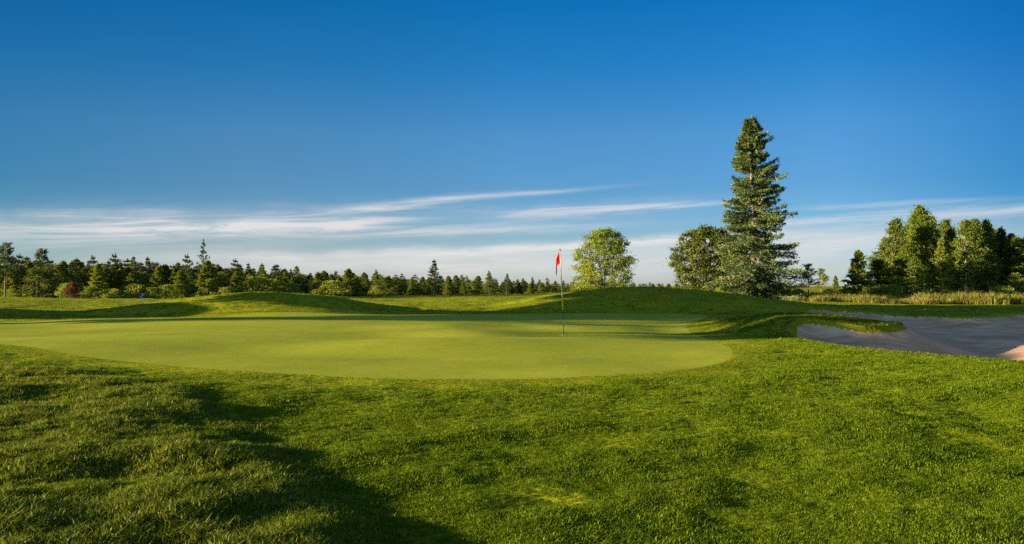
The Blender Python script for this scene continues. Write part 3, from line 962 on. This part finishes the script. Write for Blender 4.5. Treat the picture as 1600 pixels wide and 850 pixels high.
# ---- shrubs
shr = broadleaf('shrub', 81, 1.6, 1.1, L_bush, B_grey, z0=0.02, clusters=70, k=30, lsize=0.12, cr=0.22, stems=4, shape=0.3, ragged=0.2, hollow=0.2)
place(shr, 1128, 53, 449, 1.6, 1.2, 0.3)
tag(shr, 'pale green shrub at the left foot of the very tall spruce', 'shrub')
more_shrubs = [
    (1160, 56, 452, 1.2, 'pale shrub directly behind the very tall spruce trunk'),
    (1210, 58, 449, 1.6, 'pale shrub just right of the very tall spruce trunk'),
    (1246, 60, 452, 1.5, 'pale shrub between the very tall spruce and the thin pale pine'),
    (1298, 60, 452, 1.5, 'yellow-green shrub between the thin pine and the pointed spruce'),
    (1322, 58, 455, 1.3, 'yellow-green shrub at the left foot of the pointed spruce'),
    (1362, 59, 448, 1.4, 'yellow-green shrub between the pointed spruce and the woods'),
    (1392, 58, 446, 1.7, 'bright shrub at the left foot of the woods at right'),
    (1440, 58, 450, 1.5, 'bright shrub below the tallest leafy tree'),
    (1480, 58, 455, 1.4, 'bright shrub below the yellow-green larch'),
    (1532, 59, 455, 1.5, 'bright shrub below the birches'),
    (1568, 57, 448, 1.3, 'bright shrub at the foot of the leaning pine'),
    (104, 66, 444, 1.1, 'bright green shrub left of the dark red bush'),
    (137, 66, 449, 1.1, 'bright shrub between the dark red bush and the pale larch'),
    (178, 66, 452, 1.3, 'bright shrub right of the pale larch at left'),
    (212, 68, 446, 1.4, 'rounded bright shrub behind the small blue flag'),
    (240, 68, 450, 1.3, 'bright shrub right of the small blue flag'),
    (262, 70, 446, 1.2, 'mid-green shrub left of the paired young pines'),
    (353, 72, 450, 1.3, 'small bright shrub right of the paired young pines'),
    (397, 78, 434, 1.8, 'large bright yellow-green bush above the middle mound'),
    (425, 80, 438, 1.7, 'bright bush on the crest of the middle mound, right of the large one'),
    (455, 80, 443, 1.3, 'bright bush behind the right shoulder of the middle mound'),
    (520, 84, 440, 1.8, 'round bright bush in the dip right of the middle mound'),
    (590, 88, 447, 1.4, 'leafy bush low in the dip between the two mounds'),
    (612, 88, 452, 1.2, 'low leafy bush in the lowest dip of the crest'),
    (20, 66, 452, 1.2, 'pale shrub under the dark pine at the left edge'),
]
for px, Y, ty, wd_, lb in more_shrubs:
    c_ = copy_tree(shr)
    place(c_, px, Y, ty, 1.6, wd_ * 0.9)
    tag(c_, lb, 'shrub')
rb = broadleaf('bush', 82, 1.9, 0.85, L_red, B_dark, z0=0.02, clusters=70, k=34, lsize=0.12, cr=0.22, stems=4, shape=0.35, ragged=0.15, hollow=0.2)
place(rb, 114, 64, 443, 1.9, 1.0, 0.4)
tag(rb, 'dark red-leaved bush in front of the woods at left', 'bush')

# ---- far tree line: prototypes
pineA = conifer('pine_tree', 91, 6.0, 2.3, L_conifer, B_dark, levels=14, per=7, clusters=8, k=11, prof=0.72, el_top=40, el_bot=8, gap=0.3, lsize=0.26, wsize=0.08, base=0.08, spread=0.11, irr=0.38)
pineB = conifer('pine_tree', 92, 6.0, 2.0, L_conifer, B_dark, levels=17, per=7, clusters=8, k=11, prof=0.85, el_top=34, el_bot=0, gap=0.25, lsize=0.26, wsize=0.08, base=0.06, spread=0.11, irr=0.3)
pineC = conifer('pine_tree', 93, 6.0, 2.1, L_conifer2, B_dark, levels=17, per=7, clusters=8, k=11, prof=0.85, el_top=38, el_bot=2, gap=0.22, lsize=0.26, wsize=0.08, base=0.05, spread=0.12, irr=0.28)
fullA = conifer('pine_tree', 94, 5.0, 1.75, L_conifer2, B_dark, levels=22, per=8, clusters=7, k=13, prof=0.75, el_top=40, el_bot=2, gap=0.12, lsize=0.28, wsize=0.11, base=0.03, spread=0.18, irr=0.2, tint0=0.6)
sparse = conifer('pine_tree', 95, 6.0, 1.5, L_conifer, B_dark, levels=14, per=4, clusters=4, k=8, prof=0.75, el_top=50, el_bot=25, gap=0.3, lsize=0.26, wsize=0.08, base=0.3, spread=0.13, irr=0.45)
gnarl = conifer('pine_tree', 96, 6.0, 2.0, L_conifer, B_grey, levels=9, per=6, clusters=5, k=14, prof=0.25, el_top=55, el_bot=20, gap=0.3, lsize=0.28, wsize=0.10, base=0.35, spread=0.22, irr=0.35)
decA = broadleaf('broadleaf_tree', 97, 4.6, 1.7, L_broad, B_grey, z0=0.04, clusters=90, k=30, lsize=0.18, cr=0.36, stems=3, shape=0.4, ragged=0.2, hollow=0.2)
decB = broadleaf('broadleaf_tree', 98, 4.6, 1.6, L_broad2, B_dark, z0=0.04, clusters=90, k=30, lsize=0.18, cr=0.36, stems=3, shape=0.4, ragged=0.22, hollow=0.2)
larch2 = conifer('larch_tree', 99, 5.0, 1.5, L_larch, B_dark, levels=22, per=7, clusters=6, k=11, prof=0.8, el_top=40, el_bot=4, gap=0.15, lsize=0.26, wsize=0.09, base=0.04, spread=0.17, irr=0.2)

used_ = set()


def put(src, ph, px, Y, ty, wd_, label, group=None, rz=None):
    if src.name in used_:
        o = copy_tree(src)
    else:
        o = src
        used_.add(src.name)
    place(o, px, Y, ty, ph, wd_, rz)
    tag(o, label, 'tree', group)
    return o


put(gnarl, 6.0, 8, 74, 383, 0.9, 'dark pine with a pale leaning trunk cut by the left edge')
put(pineA, 6.0, 30, 78, 399, 0.9, 'dark pine just right of the pine cut by the left edge')
put(gnarl, 6.0, 64, 80, 393, 0.95, 'bare-topped open pine with forked limbs near the left edge')
put(larch2, 5.0, 154, 68, 412, 1.15, 'pale yellow-green larch in front of the woods at left')
put(fullA, 5.0, 283, 74, 424, 1.25, 'full sunlit young pine, left one of the pair behind the left crest')
put(fullA, 5.0, 325, 76, 409, 1.15, 'full young pine at the foot of the tall sparse-topped pine')
put(sparse, 6.0, 316, 86, 377, 0.75, 'tall sparse-topped pine rising above the woods at left')
put(pineA, 6.0, 291, 90, 399, 0.8, 'dark pine just left of the tall sparse-topped pine')
put(pineB, 6.0, 678, 96, 407, 1.0, 'pointed dark spruce standing above the tree line left of the flag')
put(pineC, 6.0, 765, 108, 424, 1.0, 'dark conifer halfway between the pointed dark spruce and the flag')
put(pineB, 6.0, 792, 112, 428, 1.0, 'dark conifer next left of the flag in the far tree line')
put(fullA, 5.0, 545, 92, 421, 1.25, 'bushy dark pine in the dip between the two mounds')
put(fullA, 5.0, 496, 90, 426, 1.0, 'bushy pine behind the right shoulder of the middle mound')
put(pineC, 6.0, 588, 94, 422, 0.9, 'mid-green pine right of the bushy dark pine in the dip')
put(decA, 4.6, 372, 86, 428, 1.1, 'leafy green tree behind the left shoulder of the middle mound')
put(decB, 4.6, 60, 74, 420, 1.5, 'wide dark leafy tree below the bare-topped open pine')
for src, ph, px, Y, ty, wd_, lb in (
        (pineB, 6.0, 123, 88, 405, 1.0, 'dark pointed conifer just left of the pale larch'),
        (pineA, 6.0, 143, 92, 401, 0.9, 'dark conifer right behind the top of the pale larch'),
        (pineA, 6.0, 180, 90, 398, 0.9, 'spiky dark pine first right of the pale larch'),
        (pineC, 6.0, 207, 92, 402, 0.85, 'spiky pine, second right of the pale larch'),
        (pineB, 6.0, 231, 92, 403, 0.9, 'spiky pine, third right of the pale larch'),
        (pineB, 6.0, 248, 96, 411, 0.9, 'small spiky pine, fourth right of the pale larch'),
        (pineB, 6.0, 343, 92, 414, 0.8, 'small conifer next right of the tall sparse-topped pine'),
        (pineA, 6.0, 367, 92, 406, 0.9, 'spreading dark pine top above the leafy tree near the middle mound'),
        (pineB, 6.0, 387, 96, 412, 0.8, 'narrow conifer above the large bright yellow-green bush'),
        (pineC, 6.0, 409, 100, 417, 0.8, 'conifer directly above the crest of the middle mound'),
        (pineA, 6.0, 434, 98, 414, 0.95, 'wide-topped dark pine right above the top of the middle mound'),
        (pineB, 6.0, 455, 102, 421, 0.8, 'small conifer right of the wide-topped dark pine'),
        (pineA, 6.0, 627, 104, 428, 0.9, 'dark pine above the lowest dip of the crest'),
        (pineC, 6.0, 730, 108, 431, 0.9, 'low conifer midway right of the pointed dark spruce'),
        (pineB, 6.0, 832, 120, 433, 0.9, 'small conifer halfway from the last pointed one to the flag'),
        (pineA, 6.0, 856, 124, 434, 0.9, 'small wind-bent pine just left of the red flag'),
        (pineA, 6.0, 897, 130, 437, 0.9, 'small conifer between the flag and the round maple'),
        (decA, 4.6, 895, 90, 443, 0.9, 'low leafy tree at the left foot of the round maple')):
    put(src, ph, px, Y, ty, wd_, lb)
# the many alike
tl_x = [-60, 0, 60, 120, 300, 450, 520, 640, 700, 800, 900, 1000, 1060, 1160]
tl_y = [398, 401, 404, 405, 408, 416, 423, 428, 430, 433, 439, 442, 443, 446]
i = 0
for row in range(3):
    px = -70.0 + row * 4
    while px < 1130:
        Y = np.interp(px, [-70, 300, 700, 1130], [82, 90, 112, 170]) + row * 6 + random.uniform(-3, 3)
        ty = np.interp(px, tl_x, tl_y) + random.uniform(-1.0, 9.0) + (2 - row) * 3.0 * (px < 800)
        src, ph = random.choice([(pineA, 6.0), (pineB, 6.0), (pineC, 6.0), (fullA, 5.0), (decA, 4.6), (pineC, 6.0), (pineB, 6.0), (decB, 4.6), (pineA, 6.0)])
        if src in (decA, decB):
            ty += 7
        ty = min(ty, 443.5)
        kind_ = 'leafy tree' if src in (decA, decB) else ('bushy pine' if src is fullA else 'pointed conifer')
        zone_ = ('behind the left end of the crest' if px < 155 else 'left of the tall sparse-topped pine' if px < 318 else
                 'behind the middle mound' if px < 520 else 'above the dip between the mounds' if px < 678 else
                 'just left of the flag' if px < 875 else 'low behind the right mound')
        put(src, ph, px, Y, ty, random.uniform(0.9, 1.4) * (1.25 if px > 600 else 1.15),
            kind_ + ' in the far tree line ' + zone_, 'trees packed in the far tree line')
        px += random.uniform(13, 22) * (1.0 if px < 450 else 0.72)
        i += 1
px = -40.0
while px < 860:
    Y = np.interp(px, [-70, 300, 700, 1130], [76, 84, 104, 160]) + random.uniform(-2, 2)
    ty = np.interp(px, tl_x, tl_y) + random.uniform(9, 22) * (1.0 if px < 520 else 0.45)
    src, ph = random.choice([(decA, 4.6), (pineC, 6.0), (larch2, 5.0), (fullA, 5.0), (decA, 4.6)])
    zone_ = ('behind the left crest' if px < 155 else 'left of the sparse-topped pine' if px < 318 else
             'behind the middle mound' if px < 520 else 'above the dip between the mounds' if px < 678 else 'just left of the flag')
    put(src, ph, px, Y, min(ty, 445.0), random.uniform(1.0, 1.5),
        'low sunlit %s fronting the far tree line %s' % ('leafy tree' if src is decA else 'young conifer', zone_), 'sunlit trees at the front of the far tree line')
    px += random.uniform(14, 30)
# off-frame trees further along the line at left
for k_ in range(10):
    put(pineA if k_ % 2 else pineC, 6.0, -110 - 60 * k_, 84 + random.uniform(-3, 5), 392 + random.uniform(0, 10), 1.2,
        'conifer of the far tree line beyond the left edge', 'trees packed in the far tree line')

# tall high-crowned trees outside the frame at left: they shade the mound, the back of the green and the far side of the bunker
TE = math.tan(SUN_EL)
for i, (yy, hb, ht) in enumerate([(20.9, 27, 72), (24.0, 35.5, 72), (26.2, 37.5, 74), (28.4, 30, 76), (31.0, 42.0, 80), (33.0, 46.0, 82)]):
    hb, ht = hb * TE, ht * TE + 1.0
    if i == 0:
        hb = 27.5 * TE
    ht_ = broadleaf('broadleaf_tree', 200 + i, ht, 1.75, L_broad2, B_grey, z0=hb / ht, clusters=230, k=50, lsize=0.30, cr=0.5, stems=1, shape=0.5, ragged=0.08, hollow=0.0, trunk_r=0.006)
    ht_.location = (-38.0, yy, (0.05, 0.04, 0.07, 0.31, 0.85, 0.65)[i])
    tag(ht_, 'tall high-crowned tree in the row left of the green', 'tree', 'tall trees in the row left of the green')

# unseen tree added beside that row, crown shaped to shade the bunker
rs_ = np.random.default_rng(230)
wd_o, lv_o = Wood(), Leaves(230)
wd_o.add([(0, 0, -0.4), (0.05, 0, 2.5), (0, -0.2, 5.2), (0.1, -0.6, 7.2), (0.3, -1.0, 9.5)], [0.32, 0.26, 0.22, 0.13, 0.04], 9)
PY = [8.6, 10.1, 10.4, 11.2, 11.3, 12.05, 12.15, 13.0, 15.0, 16.0, 20.2, 20.8, 21.6]
PROF_LO, PROF_HI = (PY, [6.30, 6.40, 6.85, 6.85, 6.15, 6.15, 6.9, 6.8, 6.8, 6.8, 6.2, 4.4, 4.2]), (PY, [6.6, 6.75, 7.3, 7.3, 6.4, 6.4, 7.4, 7.55, 7.8, 10.5, 11.2, 11.2, 11.2])
for c in range(640):
    yy = rs_.uniform(8.8, 21.6)
    lo, hi = np.interp(yy, *PROF_LO), np.interp(yy, *PROF_HI)
    zc = rs_.uniform(lo + 0.1, max(hi - 0.1, lo + 0.15))
    q = np.array([rs_.normal(0, 0.8), yy - 21.2, zc])
    kk = 46
    csz = min(0.4, (hi - lo) * 0.35)
    if 11.2 < yy < 12.15:
        csz = 0.1
    lv_o.add(q + rs_.normal(0, 1, (kk, 3)) * np.array([0.4, 0.12, csz * 0.5]), rs_.normal(0, 1, (kk, 3)) * np.array([1, 1, 0.5]), 0.24 * rs_.uniform(0.6, 1.3, kk), 0.17, 0.5 + rs_.normal(0, 0.2, kk))
    if c % 14 == 0:
        way = [(0, -8.2, 5.6), (q[0] * 0.5, -10.4, 5.7)] if yy < 11.3 else [(q[0] * 0.4, q[1] * 0.5, 5.8)]
        wd_o.add([(0, -0.2, 5.3)] + way + [q], np.linspace(0.06, 0.01, len(way) + 2), 5)
shade_tree = make_tree('broadleaf_tree', wd_o, B_grey, lv_o, L_broad2)
shade_tree.location = (-38.0, 21.2, 0.05)
tag(shade_tree, 'unseen wide tree added left of the green to shade the bunker', 'tree')

# ------------------------------------------------------------------ flag, cup, balls
def lathe(name, prof, mat, sides=20, parent=None):
    prof = np.array(prof, float)
    th = np.linspace(0, 2 * np.pi, sides, endpoint=False)
    v = np.stack([prof[:, None, 0] * np.cos(th), prof[:, None, 0] * np.sin(th), np.broadcast_to(prof[:, None, 1], (len(prof), sides))], -1).reshape(-1, 3)
    i_ = np.arange(len(prof) - 1)[:, None] * sides
    j_ = np.arange(sides)[None, :]
    q = np.stack([i_ + j_, i_ + (j_ + 1) % sides, i_ + sides + (j_ + 1) % sides, i_ + sides + j_], -1).reshape(-1, 4)
    return link(name, mesh_np(name, v, q, 4, mat, smooth=True), parent)


P_black = plain_material('black_fibreglass', (0.02, 0.02, 0.022), 0.35)
P_yellow = plain_material('yellow_fibreglass', (0.75, 0.62, 0.03), 0.35)
P_white = plain_material('white_plastic', (0.75, 0.75, 0.72), 0.4)
P_grey = plain_material('grey_metal', (0.45, 0.44, 0.42), 0.35)
P_dark = plain_material('hole_shade', (0.02, 0.018, 0.012), 0.9)


def cloth_material(name, col):
    m, nt = new_mat(name)
    tc = nt.n('ShaderNodeTexCoord')
    wv = nt.n('ShaderNodeTexNoise', Vector=tc.outputs['Object'], Scale=30.0, Detail=3.0)
    c = ramp(nt, wv.outputs[0], [(0.35, tuple(x_ * 0.8 for x_ in col)), (0.65, col)])
    b = nt.n('ShaderNodeBump', Strength=0.3, Distance=0.01, Height=wv.outputs[0])
    bs = nt.n('ShaderNodeBsdfPrincipled', Base_Color=c, Roughness=0.9, Normal=b.outputs[0])
    bs.inputs['Specular IOR Level'].default_value = 0.03
    tr = nt.n('ShaderNodeBsdfTranslucent', Color=c)
    mx = nt.n('ShaderNodeMixShader', Fac=0.35, _1=bs.outputs[0], _2=tr.outputs[0])
    nt.n('ShaderNodeOutputMaterial', Surface=mx.outputs[0])
    return m


C_red = cloth_material('red_flag_cloth', (0.38, 0.004, 0.006))
C_blue = cloth_material('blue_flag_cloth', (0.01, 0.06, 0.75))


def hanging_flag(name, mat, parent, z_top, hoist, length, drop, folds, seed):
    """a flag hanging limp against its pole: hoist edge on the pole, fly end fallen in folds"""
    nu, nv = 26, 18
    vs = []
    for iu in range(nu):
        u = iu / (nu - 1)
        for iv in range(nv):
            v = iv / (nv - 1)
            side = -(0.010 + length * 0.36 * (1 - math.exp(-1.6 * u)))
            z = z_top - hoist * v * (1 - 0.42 * u) - drop * 1.5 * u ** 1.5 + 0.02 * math.sin(math.pi * v) * u
            fold = 0.018 * math.sin(folds * u * math.pi * 2 + 2.0 * v) * (0.25 + u) + 0.01 * math.sin(9 * v + 5 * u)
            side += 0.014 * math.sin(2.0 * math.pi * u + 1.6 * v) * u
            ca, sa = math.cos(0.75), math.sin(0.75)
            vs.append((side * ca + fold * sa, -side * sa + fold * ca, z))
    a = np.arange(nu - 1)[:, None] * nv + np.arange(nv - 1)[None, :]
    q = np.stack([a, a + 1, a + nv + 1, a + nv], -1).reshape(-1, 4)
    o = link(name, mesh_np(name, np.array(vs), q, 4, mat, smooth=True), parent)
    s_ = o.modifiers.new('thickness', 'SOLIDIFY')
    s_.thickness = 0.002
    return o


fx, fy = gp(881, 524)
fz = hz(fx, fy)
fx, fy = (881 - 800) / F * (F * (EYE - fz) / 77.0), F * (EYE - fz) / 77.0
fz = hz(fx, fy)
flag = bpy.data.objects.new('golf_flag', None)
COL.objects.link(flag)
flag.location = (fx, fy, fz)
flag.rotation_euler = (0, math.atan2(-6, 134), 0)
tag(flag, 'red golf flag hanging limp on a yellow and black pole in the green', 'golf flag')
u_ = fy / F
lathe('lower_shaft', [(0.0, -0.08), (0.0085, -0.08), (0.0085, 40 * u_), (0.0, 40 * u_)], P_black, parent=flag)
lathe('upper_shaft', [(0.0, 40 * u_), (0.0125, 40 * u_ + 0.002), (0.0118, 100 * u_), (0.0, 100 * u_)], P_yellow, parent=flag)
lathe('white_band', [(0.012, 60 * u_), (0.0155, 60 * u_ + 0.003), (0.0155, 67 * u_), (0.012, 67 * u_ + 0.003)], P_white, parent=flag)
lathe('top_shaft', [(0.0, 100 * u_), (0.0115, 100 * u_ + 0.002), (0.0105, 133 * u_), (0.0, 133 * u_)], P_grey, parent=flag)
lathe('finial', [(0.0, 133 * u_ - 0.01), (0.018, 133 * u_ - 0.01), (0.02, 133 * u_ + 0.012), (0.012, 133 * u_ + 0.03), (0.0, 133 * u_ + 0.034)], P_black, parent=flag)
hanging_flag('flag_cloth', C_red, flag, 132 * u_, 20 * u_, 0.50, 19 * u_, 1.5, 3)

cup = bpy.data.objects.new('golf_hole', None)
COL.objects.link(cup)
cup.location = (fx, fy, fz)
tag(cup, 'small round hole with white rim at the foot of the flag pole', 'hole')
lathe('rim', [(0.050, 0.002), (0.054, 0.007), (0.057, 0.006), (0.059, 0.001)], P_grey, 28, cup)
lathe('inside', [(0.0, 0.0035), (0.050, 0.0035), (0.0505, 0.002)], P_dark, 28, cup)  # flat dark disc painted in place of the shade down the hole

bx = (223 - 800) / F * 50.0
bflag = bpy.data.objects.new('golf_flag', None)
COL.objects.link(bflag)
bz = hz(bx, 52.0)
bflag.location = ((223 - 800) / F * 52.0, 52.0, bz)
tag(bflag, 'small blue flag showing just above the crest at left', 'golf flag')
zt = EYE + (HY - 459.0) / F * 52 - bz
lathe('shaft', [(0.0, -0.05), (0.008, -0.05), (0.008, zt + 0.01), (0.0, zt + 0.012)], P_grey, parent=bflag)
nu, nv = 10, 10
vv = []
for iu in range(nu):
    u = iu / (nu - 1)
    for iv in range(nv):
        v = iv / (nv - 1)
        vv.append((0.09 - 0.26 * u - 0.05 * v * (1 - u), 0.03 * math.sin(6 * u + 3 * v), zt - 0.0 - 0.10 * u - v * (0.27 * (1 - u) + 0.13 * u * u) - 0.08 * u * u))
a_ = np.arange(nu - 1)[:, None] * nv + np.arange(nv - 1)[None, :]
bq = np.stack([a_, a_ + 1, a_ + nv + 1, a_ + nv], -1).reshape(-1, 4)
bo = link('flag_cloth', mesh_np('flag_cloth', np.array(vv), bq, 4, C_blue, smooth=True), bflag)
bo.modifiers.new('thickness', 'SOLIDIFY').thickness = 0.003


def uv_ball(name, rad, loc, mat):
    n_, m_ = 12, 20
    pr = [(rad * math.sin(math.pi * i_ / n_) + 1e-5, -rad * math.cos(math.pi * i_ / n_)) for i_ in range(n_ + 1)]
    o = lathe(name, pr, mat, m_)
    o.location = loc
    return o


for px, py, Y, lb in ((1445.5, 486.5, 38.5, 'white golf ball on the shaded far lip of the bunker'),):
    x_ = (px - 800) / F * Y
    b_ = uv_ball('golf_ball', 0.035, (x_, Y, hz(x_, Y) + 0.045), P_white)
    tag(b_, lb, 'ball')
